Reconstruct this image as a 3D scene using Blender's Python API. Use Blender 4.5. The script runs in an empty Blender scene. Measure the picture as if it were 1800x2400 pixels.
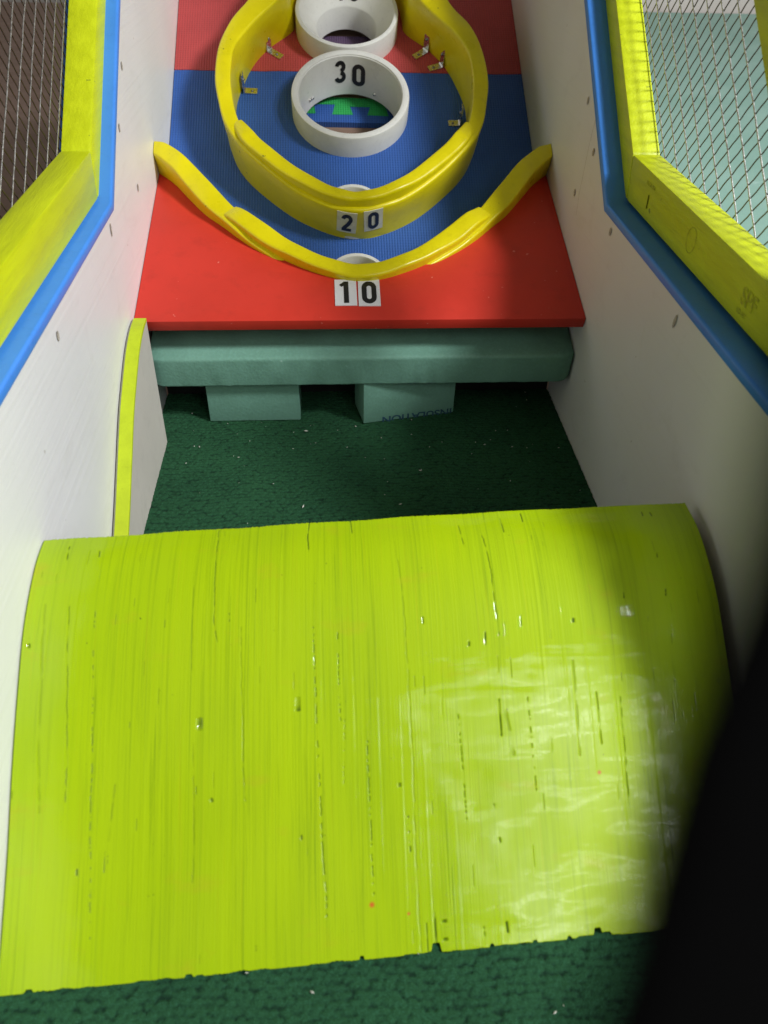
import bpy, bmesh, math, random
import numpy as np
from mathutils import Vector, Matrix

# ---------------------------------------------------------------- camera, light, exposure
scene = bpy.context.scene
COL = scene.collection
CAM_LOC = (-0.0445, 0.0, 0.656)
CAM_ROT = ((0.99770610, 0.02383170, -0.06336081),
           (-0.06353495, 0.65269494, -0.75495207),
           (0.02336349, 0.75724591, 0.65271187))
cam_data = bpy.data.cameras.new('camera')
cam = bpy.data.objects.new('camera', cam_data)
COL.objects.link(cam)
M4 = Matrix(CAM_ROT).to_4x4()
M4.translation = Vector(CAM_LOC)
cam.matrix_world = M4
cam_data.sensor_fit = 'HORIZONTAL'
cam_data.sensor_width = 36.0
cam_data.lens = 35.52
cam_data.clip_start = 0.005
cam_data.clip_end = 60.0
cam_data.dof.use_dof = True
cam_data.dof.focus_distance = 1.0
cam_data.dof.aperture_fstop = 8.5
scene.camera = cam

world = bpy.data.worlds.new('World')
scene.world = world
world.use_nodes = True
bg = world.node_tree.nodes['Background']
bg.inputs[0].default_value = (1.0, 0.93, 0.84, 1)
bg.inputs[1].default_value = 0.12

def area(name, loc, target, size, size_y, energy, color):
    d = bpy.data.lights.new(name, 'AREA')
    d.shape = 'RECTANGLE'; d.size = size; d.size_y = size_y
    d.energy = energy; d.color = color
    o = bpy.data.objects.new(name, d); COL.objects.link(o)
    o.location = loc
    o.rotation_euler = (Vector(target) - Vector(loc)).to_track_quat('-Z', 'Y').to_euler()
    return o
# ceiling fixture above and to the right of the lane, and a window behind the photographer
area('ceiling_fixture_lamp', (1.88, -0.30, 2.30), (0, 1.0, 0.2), 0.50, 0.50, 106, (0.97, 0.98, 1.0))
area('window_light', (0.76, -1.05, 1.53), (0.15, 0.32, 0.06), 0.64, 1.00, 6.5, (0.92, 0.96, 1.0))
for i, (dz, pw) in enumerate(((.33, .7), (.05, .8), (-.28, .7))):
    # narrow lamps added behind the camera to put bright streaks in the ramp gloss
    area('streak_lamp', (0.76 - .001, -1.04 + dz * .57, 1.53 + dz * .80), (0.15, 0.32, 0.06), 0.60, 0.030, pw, (1.0, 1.0, 1.0))
scene.view_settings.view_transform = 'Standard'
scene.view_settings.look = 'None'
scene.view_settings.exposure = 0.02
scene.view_settings.gamma = 1.0

# ---------------------------------------------------------------- helpers
rnd = random.Random(7)
def link(o): COL.objects.link(o); return o
def empty(name, loc, label, cat, group=None):
    o = bpy.data.objects.new(name, None); link(o); o.location = loc
    o.empty_display_size = 0.05
    o['label'] = label; o['category'] = cat
    if group: o['group'] = group
    return o
def tag(o, label=None, cat=None, group=None, kind=None):
    if label: o['label'] = label
    if cat: o['category'] = cat
    if group: o['group'] = group
    if kind: o['kind'] = kind
    return o
def wloc(o):
    v = Vector((0, 0, 0))
    while o is not None:
        v += o.location; o = o.parent
    return v
def obj(name, verts, faces, mat, parent=None, smooth=False, uvs=None, angle=None):
    """one mesh object from world-space geometry (stored relative to its parent)"""
    off = wloc(parent) if parent is not None else Vector((0, 0, 0))
    V = np.asarray([tuple(v) for v in verts], dtype=float) - np.array(off)
    me = bpy.data.meshes.new(name)
    me.from_pydata(V.tolist(), [], [tuple(int(i) for i in f) for f in faces])
    me.update()
    o = bpy.data.objects.new(name, me); link(o)
    if parent is not None: o.parent = parent
    if mat is not None: me.materials.append(mat)
    bm = bmesh.new(); bm.from_mesh(me)
    bmesh.ops.recalc_face_normals(bm, faces=bm.faces); bm.to_mesh(me); bm.free()
    if smooth:
        me.polygons.foreach_set('use_smooth', [True] * len(me.polygons))
        if angle: me.set_sharp_from_angle(angle=math.radians(angle))
    return o
def bevel(o, w, seg=2, ang=35):
    bm = bmesh.new(); bm.from_mesh(o.data)
    es = [e for e in bm.edges if len(e.link_faces) == 2 and e.calc_face_angle(0) > math.radians(ang)]
    bmesh.ops.bevel(bm, geom=es, offset=w, segments=seg, affect='EDGES', profile=0.6, clamp_overlap=True)
    bm.to_mesh(o.data); bm.free()
    o.data.polygons.foreach_set('use_smooth', [True] * len(o.data.polygons))
    o.data.set_sharp_from_angle(angle=math.radians(40))
    return o
def prism(poly, axis, a, b):
    """extrude a 2D polygon along an axis; poly holds the two other coordinates in xyz order"""
    V = []
    for t in (a, b):
        for p in poly:
            c = list(p); c.insert(axis, t); V.append(tuple(c))
    n = len(poly)
    F = [tuple(range(n))[::-1], tuple(range(n, 2 * n))]
    for i in range(n): F.append((i, (i + 1) % n, n + (i + 1) % n, n + i))
    return V, F
def box(x0, x1, y0, y1, z0, z1):
    return prism([(y0, z0), (y1, z0), (y1, z1), (y0, z1)], 0, x0, x1)
def catmull(P, n=8, closed=False):
    P = np.asarray(P, dtype=float)
    if closed: Q = np.vstack([P[-1:], P, P[:2]])
    else: Q = np.vstack([2 * P[0] - P[1], P, 2 * P[-1] - P[-2]])
    out = []
    for i in range(1, len(Q) - 2):
        a, b, c, d = Q[i - 1], Q[i], Q[i + 1], Q[i + 2]
        for k in range(n):
            t = k / n
            out.append(.5 * ((2 * b) + (-a + c) * t + (2 * a - 5 * b + 4 * c - d) * t * t + (-a + 3 * b - 3 * c + d) * t ** 3))
    if not closed: out.append(P[-1])
    return np.array(out)

# ---------------------------------------------------------------- materials
class NT:
    def __init__(s, name):
        s.m = bpy.data.materials.new(name); s.m.use_nodes = True
        s.t = s.m.node_tree; s.n = s.t.nodes; s.b = s.n['Principled BSDF']
        s.co = s.n.new('ShaderNodeTexCoord')
    def L(s, a, b): s.t.links.new(a, b)
    def map(s, scale, out='Object', rot=(0, 0, 0)):
        m = s.n.new('ShaderNodeMapping'); m.inputs['Scale'].default_value = scale
        m.inputs['Rotation'].default_value = rot
        s.L(s.co.outputs[out], m.inputs[0]); return m.outputs[0]
    def noise(s, vec, scale=1, detail=3, rough=.5, dist=0):
        n = s.n.new('ShaderNodeTexNoise'); n.inputs['Scale'].default_value = scale
        n.inputs['Detail'].default_value = detail; n.inputs['Roughness'].default_value = rough
        n.inputs['Distortion'].default_value = dist
        s.L(vec, n.inputs['Vector']); return n.outputs[0]
    def vor(s, vec, scale=1, feature='F1'):
        n = s.n.new('ShaderNodeTexVoronoi'); n.inputs['Scale'].default_value = scale; n.feature = feature
        s.L(vec, n.inputs['Vector']); return n.outputs['Distance']
    def ramp(s, fac, stops):
        r = s.n.new('ShaderNodeValToRGB'); e = r.color_ramp.elements
        while len(e) < len(stops): e.new(0.5)
        for i, (p, c) in enumerate(stops):
            e[i].position = p; e[i].color = (*c, 1) if len(c) == 3 else c
        s.L(fac, r.inputs[0]); return r.outputs[0]
    def val(s, fac, a, b, c=0., d=1.):
        r = s.n.new('ShaderNodeMapRange')
        for i, v in zip((1, 2, 3, 4), (a, b, c, d)): r.inputs[i].default_value = v
        s.L(fac, r.inputs[0]); return r.outputs[0]
    def mix(s, fac, a, b, mode='MIX'):
        m = s.n.new('ShaderNodeMix'); m.data_type = 'RGBA'; m.blend_type = mode
        for sock, v in ((m.inputs[0], fac), (m.inputs[6], a), (m.inputs[7], b)):
            if hasattr(v, 'is_linked'): s.L(v, sock)
            elif isinstance(v, (int, float)): sock.default_value = v
            else: sock.default_value = (*v, 1)
        return m.outputs[2]
    def math(s, op, a, b=0.):
        m = s.n.new('ShaderNodeMath'); m.operation = op
        for sock, v in ((m.inputs[0], a), (m.inputs[1], b)):
            if hasattr(v, 'is_linked'): s.L(v, sock)
            else: sock.default_value = v
        return m.outputs[0]
    def bump(s, h, dist, strength=1., prev=None):
        b = s.n.new('ShaderNodeBump'); b.inputs['Strength'].default_value = strength
        b.inputs['Distance'].default_value = dist; s.L(h, b.inputs['Height'])
        if prev is not None: s.L(prev, b.inputs['Normal'])
        return b.outputs[0]
    def attr(s, name):
        a = s.n.new('ShaderNodeAttribute'); a.attribute_name = name; return a.outputs['Fac']
    def done(s, col=None, rough=None, nrm=None, metal=None, spec=None, coat=None):
        for k, v in (('Base Color', col), ('Roughness', rough), ('Normal', nrm), ('Metallic', metal), ('Specular IOR Level', spec), ('Coat Weight', coat)):
            if v is None: continue
            if hasattr(v, 'is_linked'): s.L(v, s.b.inputs[k])
            elif isinstance(v, (int, float)): s.b.inputs[k].default_value = v
            else: s.b.inputs[k].default_value = (*v, 1)
        return s.m
def k(c, f): return tuple(x * f for x in c)

def painted(name, c, rough=.4, var=.14, scale=25, stretch=(1, 1, 1), bumpd=.0004, bscale=120, spec=.5, speck=None):
    t = NT(name)
    n1 = t.noise(t.map(stretch), scale, 4, .6)
    n2 = t.noise(t.map(stretch), scale * 6, 3, .6)
    col = t.ramp(n1, [(.3, k(c, 1 - var)), (.7, k(c, 1 + var * .6))])
    col = t.mix(t.val(n2, .55, .8, 0, .25), col, k(c, .55))
    if speck is not None:
        sp = t.noise(t.map((1, 1, 1)), 95, 2, .5)
        col = t.mix(t.val(sp, .74, .78, 0, .8), col, speck)
    b = t.bump(t.noise(t.map(stretch), bscale, 4, .65), bumpd)
    return t.done(col, t.val(n1, .3, .7, rough - .07, rough + .08), b, spec=spec)

# ramp paint: lime gloss over rough-sawn plywood
def mat_ramp():
    t = NT('lime_gloss_paint')
    uv = t.map((1, 1, 1), 'UV')
    g1 = t.noise(t.map((460, 5.0, 1), 'UV'), 1, 6, .68, .9)
    g2 = t.noise(t.map((520, 5, 1), 'UV'), 1, 3, .6)
    g3 = t.noise(t.map((38, 1.6, 1), 'UV'), 1, 3, .5)
    base = t.ramp(t.noise(t.map((9, 3, 1), 'UV'), 1, 3, .5), [(.3, (.320, .475, .0)), (.7, (.390, .550, .0))])
    col = t.mix(t.math('MULTIPLY', t.val(g1, .50, .70), t.val(g3, .38, .60, .10, .80)), base, (.17, .29, .001))
    col = t.mix(t.val(g2, .60, .78, 0, .30), col, (.42, .33, .004))
    blot = t.noise(t.map((14, 26, 1), 'UV'), 1, 4, .6)
    col = t.mix(t.val(blot, .60, .80, 0, .32), col, (.52, .30, .02))
    pts = t.noise(uv, 210, 2, .5)
    col = t.mix(t.val(pts, .765, .79, 0, .8), col, (.05, .07, .01))
    w = t.attr('wear')
    col = t.mix(w, col, (.035, .075, .006))
    spot = t.attr('redspot'); col = t.mix(spot, col, (.6, .05, .02))
    # relief: grain, drips and lumps of thick paint
    b = t.bump(g1, .0004, .8)
    b = t.bump(t.noise(t.map((700, 9, 1), 'UV'), 1, 2, .5), .0002, .8, b)
    lump = t.noise(t.map((13, 24, 1), 'UV'), 1, 1.5, .4, .3)
    cn = t.bump(g1, .00008, .8)
    cn = t.bump(lump, .0015, 1, cn)
    hs = t.noise(t.map((9, 60, 1), 'UV'), 1, 1, .4, .8)
    cn = t.bump(hs, .00034, 1, cn)
    cn = t.bump(t.vor(t.map((42, 60, 1), 'UV'), 1, 'SMOOTH_F1'), .0006, .8, cn)
    t.L(cn, t.b.inputs['Coat Normal'])
    t.b.inputs['Coat Roughness'].default_value = .065; t.b.inputs['Coat IOR'].default_value = 1.5
    cw = t.val(t.noise(t.map((14, 9, 1), 'UV'), 1, 3, .5), .35, .65, .35, .95)
    t.L(t.math('MULTIPLY', cw, t.math('SUBTRACT', 1., w)), t.b.inputs['Coat Weight'])
    return t.done(col, .55, b, spec=.12)
M = {}
M['ramp'] = mat_ramp()
M['yellow'] = painted('yellow_gloss_paint', (.74, .64, .002), .32, .10, 14, (1, 1, 1), .0006, 60, .45, (.14, .15, .01))
M['lime'] = painted('lime_paint_on_pine', (.62, .71, .008), .42, .13, 7, (9, 1, 9), .0007, 24, .45, (.20, .25, .02))
M['lime_edge'] = painted('lime_paint_edge', (.50, .62, .008), .45, .10, 40, (1, 1, 1), .0004, 200)
M['red'] = painted('red_paint', (.61, .038, .022), .48, .10, 7, (1, 1, 1), .00012, 260, .35, (.75, .25, .2))
M['blue'] = painted('sky_blue_paint', (.060, .26, .80), .38, .06, 18, (1, 1, 1), .0003, 90, .5)
M['pine'] = painted('bare_pine', (.36, .25, .15), .6, .2, 30, (1, 8, 8), .0004, 120)
M['pvc'] = painted('white_pvc', (.72, .72, .68), .33, .05, 30, (1, 1, 1), .0001, 60, .5)
M['brown'] = painted('brown_board', (.26, .17, .12), .55, .18, 12, (1, 6, 6), .0003, 150)
M['flat_black'] = painted('matte_black', (.012, .014, .012), .8, .3, 20)
M['ink'] = painted('black_vinyl', (.012, .012, .013), .35, .1, 30, bumpd=.00005)
M['paper'] = painted('white_vinyl', (.70, .70, .72), .35, .04, 30, bumpd=.00005)
M['paper_clear'] = painted('clear_vinyl', (.74, .73, .62), .28, .05, 30, bumpd=.00005)
M['dark_print'] = painted('faded_stamp_ink', (.48, .55, .008), .5, .4, 160, bumpd=.00005)
M['foam_print'] = painted('faded_blue_print', (.022, .075, .12), .6, .4, 220, bumpd=.00005)
M['hole'] = painted('filler_hole', (.46, .42, .36), .8, .4, 300)
M['strap'] = painted('black_webbing', (.003, .003, .003), .95, .2, 900, spec=0.)
M['screw'] = painted('screw_zinc', (.3, .3, .3), .35, .1, 30); M['screw'].node_tree.nodes['Principled BSDF'].inputs['Metallic'].default_value = 1
M['crumb'] = painted('foam_crumb', (.62, .62, .55), .8, .2, 400)

def mat_zinc(name, c, r):
    t = NT(name)
    n = t.noise(t.map((1, 1, 1)), 220, 3, .6)
    return t.done(t.ramp(n, [(.3, k(c, .7)), (.7, c)]), t.val(n, .3, .7, r - .08, r + .1), None, metal=1.)
M['zinc'] = mat_zinc('bright_zinc', (.80, .80, .78), .24)
M['wire'] = mat_zinc('galvanised_wire', (.78, .76, .74), .36)
M['wire_shade'] = mat_zinc('shaded_wire', (.20, .17, .14), .5)  # cross wires share the galvanised metal; their shading is put into this colour

def mat_wall():
    t = NT('white_satin_paint')
    g = t.noise(t.map((1, 3.2, 190)), 1, 4, .55, .35)
    n = t.noise(t.map((1, 1, 1)), 5, 3, .5)
    col = t.ramp(n, [(.3, (.76, .76, .76)), (.7, (.81, .81, .815))])
    col = t.mix(t.val(g, .58, .75, 0, .07), col, (.46, .44, .42))
    sp = t.noise(t.map((1, 1, 1)), 70, 2, .5)
    col = t.mix(t.val(sp, .775, .80, 0, .5), col, (.38, .34, .28))
    sm = t.noise(t.map((1, 2, 3)), 7, 5, .7, .6)
    col = t.mix(t.val(sm, .56, .80, 0, .22), col, (.50, .47, .43))
    b = t.bump(g, .00045, .9)
    return t.done(col, .42, b, spec=.4)
M['wall'] = mat_wall()
def mat_mat(name, c):
    t = NT(name)
    # board coordinates in UV: x across, s up the slope
    sx = t.n.new('ShaderNodeSeparateXYZ'); t.L(t.map((1, 1, 1), 'UV'), sx.inputs[0])
    cx = t.math('SINE', t.math('MULTIPLY', sx.outputs[0], 2 * math.pi / .0044))
    cy = t.math('SINE', t.math('MULTIPLY', sx.outputs[1], 2 * math.pi / .0052))
    h = t.math('ADD', t.math('MULTIPLY', cx, .5), t.math('MULTIPLY', cy, .22))
    n = t.noise(t.map((1, 1, 1)), 9, 4, .6)
    col = t.ramp(n, [(.3, k(c, .86)), (.7, k(c, 1.1))])
    col = t.mix(t.val(h, .0, -.7, 0, .35), col, k(c, .45))
    b = t.bump(h, .0006, .9)
    b = t.bump(t.noise(t.map((1, 1, 1)), 500, 2, .5), .0003, .6, b)
    return t.done(col, .55, b, spec=.35)
M['mat_blue'] = mat_mat('blue_foam_mat', (.034, .112, .40))
M['mat_red'] = mat_mat('red_foam_mat', (.50, .070, .070))
M['mat_green'] = mat_mat('green_foam_mat', (.03, .38, .09))
M['mat_navy'] = mat_mat('violet_foam_mat', (.12, .075, .14))
def mat_foam():
    t = NT('teal_insulation_foam')
    n = t.noise(t.map((1, 1, 1)), 14, 4, .6); f = t.vor(t.map((1, 1, 1)), 260)
    col = t.ramp(n, [(.3, (.142, .300, .226)), (.7, (.170, .350, .270))])
    col = t.mix(t.val(f, .5, .8, 0, .25), col, (.2, .42, .33))
    fl = t.noise(t.map((1, 1, 1)), 55, 2, .5)
    col = t.mix(t.val(fl, .76, .80, 0, .6), col, (.40, .58, .50))
    b = t.bump(f, .0003, .6); b = t.bump(t.noise(t.map((1, 1, 1)), 60, 4, .6), .0007, .7, b)
    return t.done(col, .55, b, spec=.3)
M['foam'] = mat_foam()
def mat_sheet():
    t = NT('pale_teal_foam_sheet')
    n = t.noise(t.map((1, 1, 1)), 5, 5, .6)
    col = t.ramp(n, [(.3, (.20, .37, .31)), (.7, (.26, .43, .37))])
    fl = t.noise(t.map((1, 1, 1)), 16, 3, .6)
    col = t.mix(t.val(fl, .66, .78, 0, .5), col, (.40, .58, .54))
    return t.done(col, .6, t.bump(n, .002))
M['foam_sheet'] = mat_sheet()
def mat_carpet():
    t = NT('green_looped_carpet')
    n = t.noise(t.map((1, 1, 1)), 10, 4, .6); f = t.noise(t.map((1, 1, 1)), 900, 3, .7)
    col = t.ramp(n, [(.3, (.011, .056, .020)), (.7, (.018, .080, .029))])
    col = t.mix(t.val(f, .45, .75, 0, .5), col, (.05, .20, .12))
    col = t.mix(t.attr('valley_shade'), col, (.003, .018, .010))  # crevice shade between the tufts put into the carpet colour
    return t.done(col, .9, t.bump(f, .0012, .9), spec=.2)
M['carpet'] = mat_carpet()
def mat_floor():
    t = NT('brown_floor')
    n = t.noise(t.map((1.2, 9, 1)), 1.5, 5, .6)
    col = t.ramp(n, [(.25, (.42, .28, .22)), (.75, (.58, .41, .33))])
    return t.done(col, .5, t.bump(n, .001))
M['floor'] = mat_floor()
M['plaster'] = painted('off_white_plaster', (.62, .56, .52), .7, .06, 3)

# ---------------------------------------------------------------- setting
def grid_mesh(name, nx, ny, f, mat, parent=None, attrs=None, uvs=True, smooth=True):
    """f(U,V)->(X,Y,Z) arrays; U,V in [0,1]"""
    U, V = np.meshgrid(np.linspace(0, 1, nx), np.linspace(0, 1, ny))
    X, Y, Z, A, uv = f(U, V)
    off = wloc(parent) if parent is not None else Vector((0, 0, 0))
    P = np.stack([X - off.x, Y - off.y, Z - off.z], -1).reshape(-1, 3)
    idx = np.arange(nx * ny).reshape(ny, nx)
    F = np.stack([idx[:-1, :-1], idx[:-1, 1:], idx[1:, 1:], idx[1:, :-1]], -1).reshape(-1, 4)
    return P, F, A, uv
def fast_mesh(name, P, F, mat, parent=None, attrs={}, uv=None):
    me = bpy.data.meshes.new(name)
    me.vertices.add(len(P)); me.vertices.foreach_set('co', np.asarray(P, dtype=np.float32).ravel())
    me.loops.add(F.size); me.loops.foreach_set('vertex_index', F.ravel().astype(np.int32))
    me.polygons.add(len(F)); me.polygons.foreach_set('loop_start', (np.arange(len(F)) * F.shape[1]).astype(np.int32))
    me.polygons.foreach_set('use_smooth', np.ones(len(F), dtype=bool))
    if uv is not None:
        l = me.uv_layers.new(name='UVMap'); l.data.foreach_set('uv', uv.reshape(-1, 2)[F.ravel()].astype(np.float32).ravel())
    for kk, a in attrs.items():
        at = me.attributes.new(kk, 'FLOAT', 'POINT'); at.data.foreach_set('value', a.ravel().astype(np.float32))
    me.update(calc_edges=True); me.validate()
    me.materials.append(mat)
    o = bpy.data.objects.new(name, me); link(o)
    if parent is not None: o.parent = parent
    return o

def carpet_height(X, Y):
    """staggered rows of looped pile; returns height and valley mask"""
    px, py = .0088, .0062
    rs = np.random.RandomState(3); T = rs.rand(64, 64, 3)
    best = np.full(X.shape, -1.0)
    wob = .0025 * np.sin(Y * 31 + X * 9) + .002 * np.sin(X * 47)
    G = rs.rand(512, 512)
    def vn(A, B, s):
        a_, b_ = A / s, B / s; i, j = np.floor(a_).astype(int), np.floor(b_).astype(int); fa, fb = a_ - i, b_ - j
        fa = fa * fa * (3 - 2 * fa); fb = fb * fb * (3 - 2 * fb); g = lambda p, q: G[p % 512, q % 512]
        return (g(i, j) * (1 - fa) + g(i + 1, j) * fa) * (1 - fb) + (g(i, j + 1) * (1 - fa) + g(i + 1, j + 1) * fa) * fb - .5
    fz = vn(X, Y, .0022) + .6 * vn(Y + 3, X, .0013)
    X = X + .0028 * vn(X + 1, Y, .0035); Y = Y + .0026 * vn(X, Y + 2, .0030)
    yy = (Y + wob) / py; j0 = np.floor(yy).astype(int)
    for dj in (-1, 0, 1):
        j = j0 + dj; xx = X / px + .5 * (j % 2); i0 = np.floor(xx).astype(int)
        for di in (-1, 0, 1):
            i = i0 + di; t = T[i % 64, j % 64]
            cx = i + .5 + (t[..., 0] - .5) * .35; cy = j + .5 + (t[..., 1] - .5) * .36
            d2 = ((xx - cx) / .74) ** 2 + ((yy - cy) / .62) ** 2
            h = (1 - d2 + .45 * (yy - cy - .2) * 0) * (.6 + .6 * t[..., 2])
            best = np.maximum(best, h)
    h = np.clip(best + .35 * fz, 0, 1)
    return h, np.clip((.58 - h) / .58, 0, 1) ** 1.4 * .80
def carpet(name, x0, x1, y0, y1, res):
    nx = int((x1 - x0) / res); ny = int((y1 - y0) / res)
    def f(U, V):
        X = x0 + U * (x1 - x0); Y = y0 + V * (y1 - y0)
        h, v = carpet_height(X, Y)
        rs = np.random.RandomState(5)
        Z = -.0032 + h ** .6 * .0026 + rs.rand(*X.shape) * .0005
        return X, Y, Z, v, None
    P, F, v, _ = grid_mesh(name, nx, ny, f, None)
    return fast_mesh(name, P, F, M['carpet'], attrs={'valley_shade': v})
tag(carpet('carpet', -.3085, .3085, -.12, 1.062, .0012), kind='structure')
o = obj('floor', *box(-6, 6, -3, 6, -.16, -.10), M['floor']); tag(o, kind='structure')
o = obj('subfloor', *box(-.3085, .3085, -.2, 1.9, -.099, -.006), M['flat_black']); tag(o, kind='structure')
o = obj('wall', *box(.45, 6, 2.86, 2.95, -.099, 2.4), M['plaster']); tag(o, kind='structure')

t = empty('foam_sheet_stack', (1.2, 1.6, -.099), 'stack of pale teal foam sheets lying beyond the right-hand wire mesh', 'foam sheets')
for i in range(8):
    a = rnd.uniform(-.004, .004)
    obj('foam_sheet', *box(.46 + abs(a), 2.4, .2, 2.85 + a, -.098 + i * .05, -.0492 + i * .05), M['foam_sheet'], t)

# ---------------------------------------------------------------- target board frame of reference
TH = math.radians(29.6)
BO = np.array([0, 1.405, .295]); BS = np.array([0, math.cos(TH), math.sin(TH)]); BN = np.array([0, -math.sin(TH), math.cos(TH)])
def BP(x, s, n): return tuple(BO + np.array([x, 0, 0]) + BS * s + BN * n)

def circle(cx, cs, r, m=64, rev=False):
    a = [(cx + r * math.cos(2 * math.pi * i / m), cs + r * math.sin(2 * math.pi * i / m)) for i in range(m)]
    return a[::-1] if rev else a
def slab_with_holes(name, outer, holes, n0, n1, mat, parent):
    """flat board piece in board coordinates with real holes through it"""
    bm = bmesh.new(); off = wloc(parent)
    loops = [outer] + holes
    top = []
    for lp in loops:
        vs = [bm.verts.new(Vector(BP(p[0], p[1], n1)) - off) for p in lp]; top.append(vs)
        for i in range(len(vs)): bm.edges.new((vs[i], vs[(i + 1) % len(vs)]))
    bmesh.ops.triangle_fill(bm, edges=bm.edges[:], use_beauty=True)
    # drop faces that fell inside a hole
    def inside(p, lp):
        c = False; j = len(lp) - 1
        for i in range(len(lp)):
            if (lp[i][1] > p[1]) != (lp[j][1] > p[1]) and p[0] < (lp[j][0] - lp[i][0]) * (p[1] - lp[i][1]) / (lp[j][1] - lp[i][1]) + lp[i][0]: c = not c
            j = i
        return c
    kill = []
    for f in bm.faces:
        c = f.calc_center_median() + off - Vector(BO); p = (c.x, c.dot(Vector(BS)))
        if any(inside(p, h) for h in holes): kill.append(f)
    bmesh.ops.delete(bm, geom=kill, context='FACES_ONLY')
    r = bmesh.ops.extrude_face_region(bm, geom=bm.faces[:])
    vs = [g for g in r['geom'] if isinstance(g, bmesh.types.BMVert)]
    bmesh.ops.translate(bm, verts=vs, vec=Vector(BN) * (n0 - n1))
    bmesh.ops.recalc_face_normals(bm, faces=bm.faces)
    me = bpy.data.meshes.new(name); 
    uvl = bm.loops.layers.uv.new('UVMap')
    for f in bm.faces:
        for l in f.loops:
            c = l.vert.co + off - Vector(BO); l[uvl].uv = (c.x, c.dot(Vector(BS)))
    bm.to_mesh(me); bm.free(); me.materials.append(mat)
    o = bpy.data.objects.new(name, me); link(o); o.parent = parent
    return o
C30 = (-.003, .053); C40 = (-.004, .248); CA = (-.004, -.166); CB = (-.002, -.303)
tb = empty('target_board', BP(0, -.5, -.03), 'sloping target board faced with a blue foam mat below and a red foam mat above', 'game board')
SEAM = .1465
W = .3085
def wavy(a, b, s, n=24, amp=.0012):
    return [(a + (b - a) * i / n, s + amp * math.sin(i * 1.9) * math.sin(i * .37)) for i in range(n + 1)]
seam = wavy(-W, W, SEAM)
slab_with_holes('blue_mat', [(-W, -.372), (W, -.372)] + [(x, s - .0006) for x, s in seam[::-1]],
                [circle(*C30, .0905), circle(*CA, .0475), circle(*CB, .0475)], -.010, 0, M['mat_blue'], tb)
slab_with_holes('red_mat', [(x, s + .0006) for x, s in seam] + [(W, .72), (-W, .72)],
                [circle(*C40, .0905)], -.010, 0, M['mat_red'], tb)
slab_with_holes('plywood_panel', [(-W, -.372), (W, -.372), (W, .72), (-W, .72)],
                [circle(*C30, .0905), circle(*CA, .0475), circle(*CB, .0475), circle(*C40, .0905)], -.028, -.0102, M['pine'], tb)

def flat_slab(name, poly, n0, n1, mat, parent):
    return slab_with_holes(name, poly, [], n0, n1, mat, parent)
cb = empty('catch_board', BP(0, -.45, -.10), 'brown board under the target that shows through the holes', 'board')
flat_slab('panel', [(-.30, -.30), (.30, -.30), (.30, .55), (-.30, .55)], -.085, -.067, M['brown'], cb)
# interlocking puzzle mats seen through the ring marked 30
edge = [(-.13, .1074), (-.098, .1074), (-.094, .1319), (-.086, .1319), (-.0790, .1312), (-.063, .1316), (-.0628, .1090), (-.0600, .1316), (-.0284, .1312), (-.0339, .1074), (.0040, .1068), (-.0004, .1262), (.036, .1256), (.0303, .106), (.0691, .1044), (.066, .1250), (.10, .1250), (.13, .1250)]
edge = [(-.13, .1095), (-.0640, .1095), (-.0665, .1316), (-.0284, .1312), (-.0339, .1074), (.0040, .1068), (-.0004, .1262), (.036, .1256), (.0303, .106), (.0691, .1044), (.0650, .1250), (.115, .1250)]
pm = empty('blue_puzzle_mat', BP(0, .09, -.066), 'blue interlocking foam mat piece lying under the ring marked 30, joined to a green one', 'foam mat')
flat_slab('mat_piece', [(-.13, .0905), (.115, .0865)] + [(x, s - .0004) for x, s in edge[::-1]], -.0665, -.055, M['mat_blue'], pm)
pm = empty('green_puzzle_mat', BP(0, .14, -.066), 'green interlocking foam mat piece seen through the ring marked 30, behind the blue one', 'foam mat')
flat_slab('mat_piece', [(x, s + .0004) for x, s in edge] + [(.115, .1430), (.0534, .1455), (-.0446, .1496), (-.13, .1500)], -.0665, -.055, M['mat_green'], pm)
pm = empty('violet_puzzle_mat', BP(0, .24, -.066), 'dark violet foam mat seen through the ring marked 40', 'foam mat')
flat_slab('mat_piece', [(-.13, .185), (.115, .185), (.115, .3025), (-.13, .3025)], -.0665, -.055, M['mat_navy'], pm)

# ---------------------------------------------------------------- white rings
def lathe(name, c, prof, mat, parent, m=96, smooth_angle=35):
    """closed profile of (r, n) turned about the board normal at c"""
    V, F = [], []
    for i in range(m):
        a = 2 * math.pi * i / m
        for r, n in prof: V.append(BP(c[0] + r * math.cos(a), c[1] + r * math.sin(a), n))
    q = len(prof)
    for i in range(m):
        for j in range(q):
            F.append((i * q + j, ((i + 1) % m) * q + j, ((i + 1) % m) * q + (j + 1) % q, i * q + (j + 1) % q))
    return obj(name, V, F, mat, parent, True, angle=smooth_angle)

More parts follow.
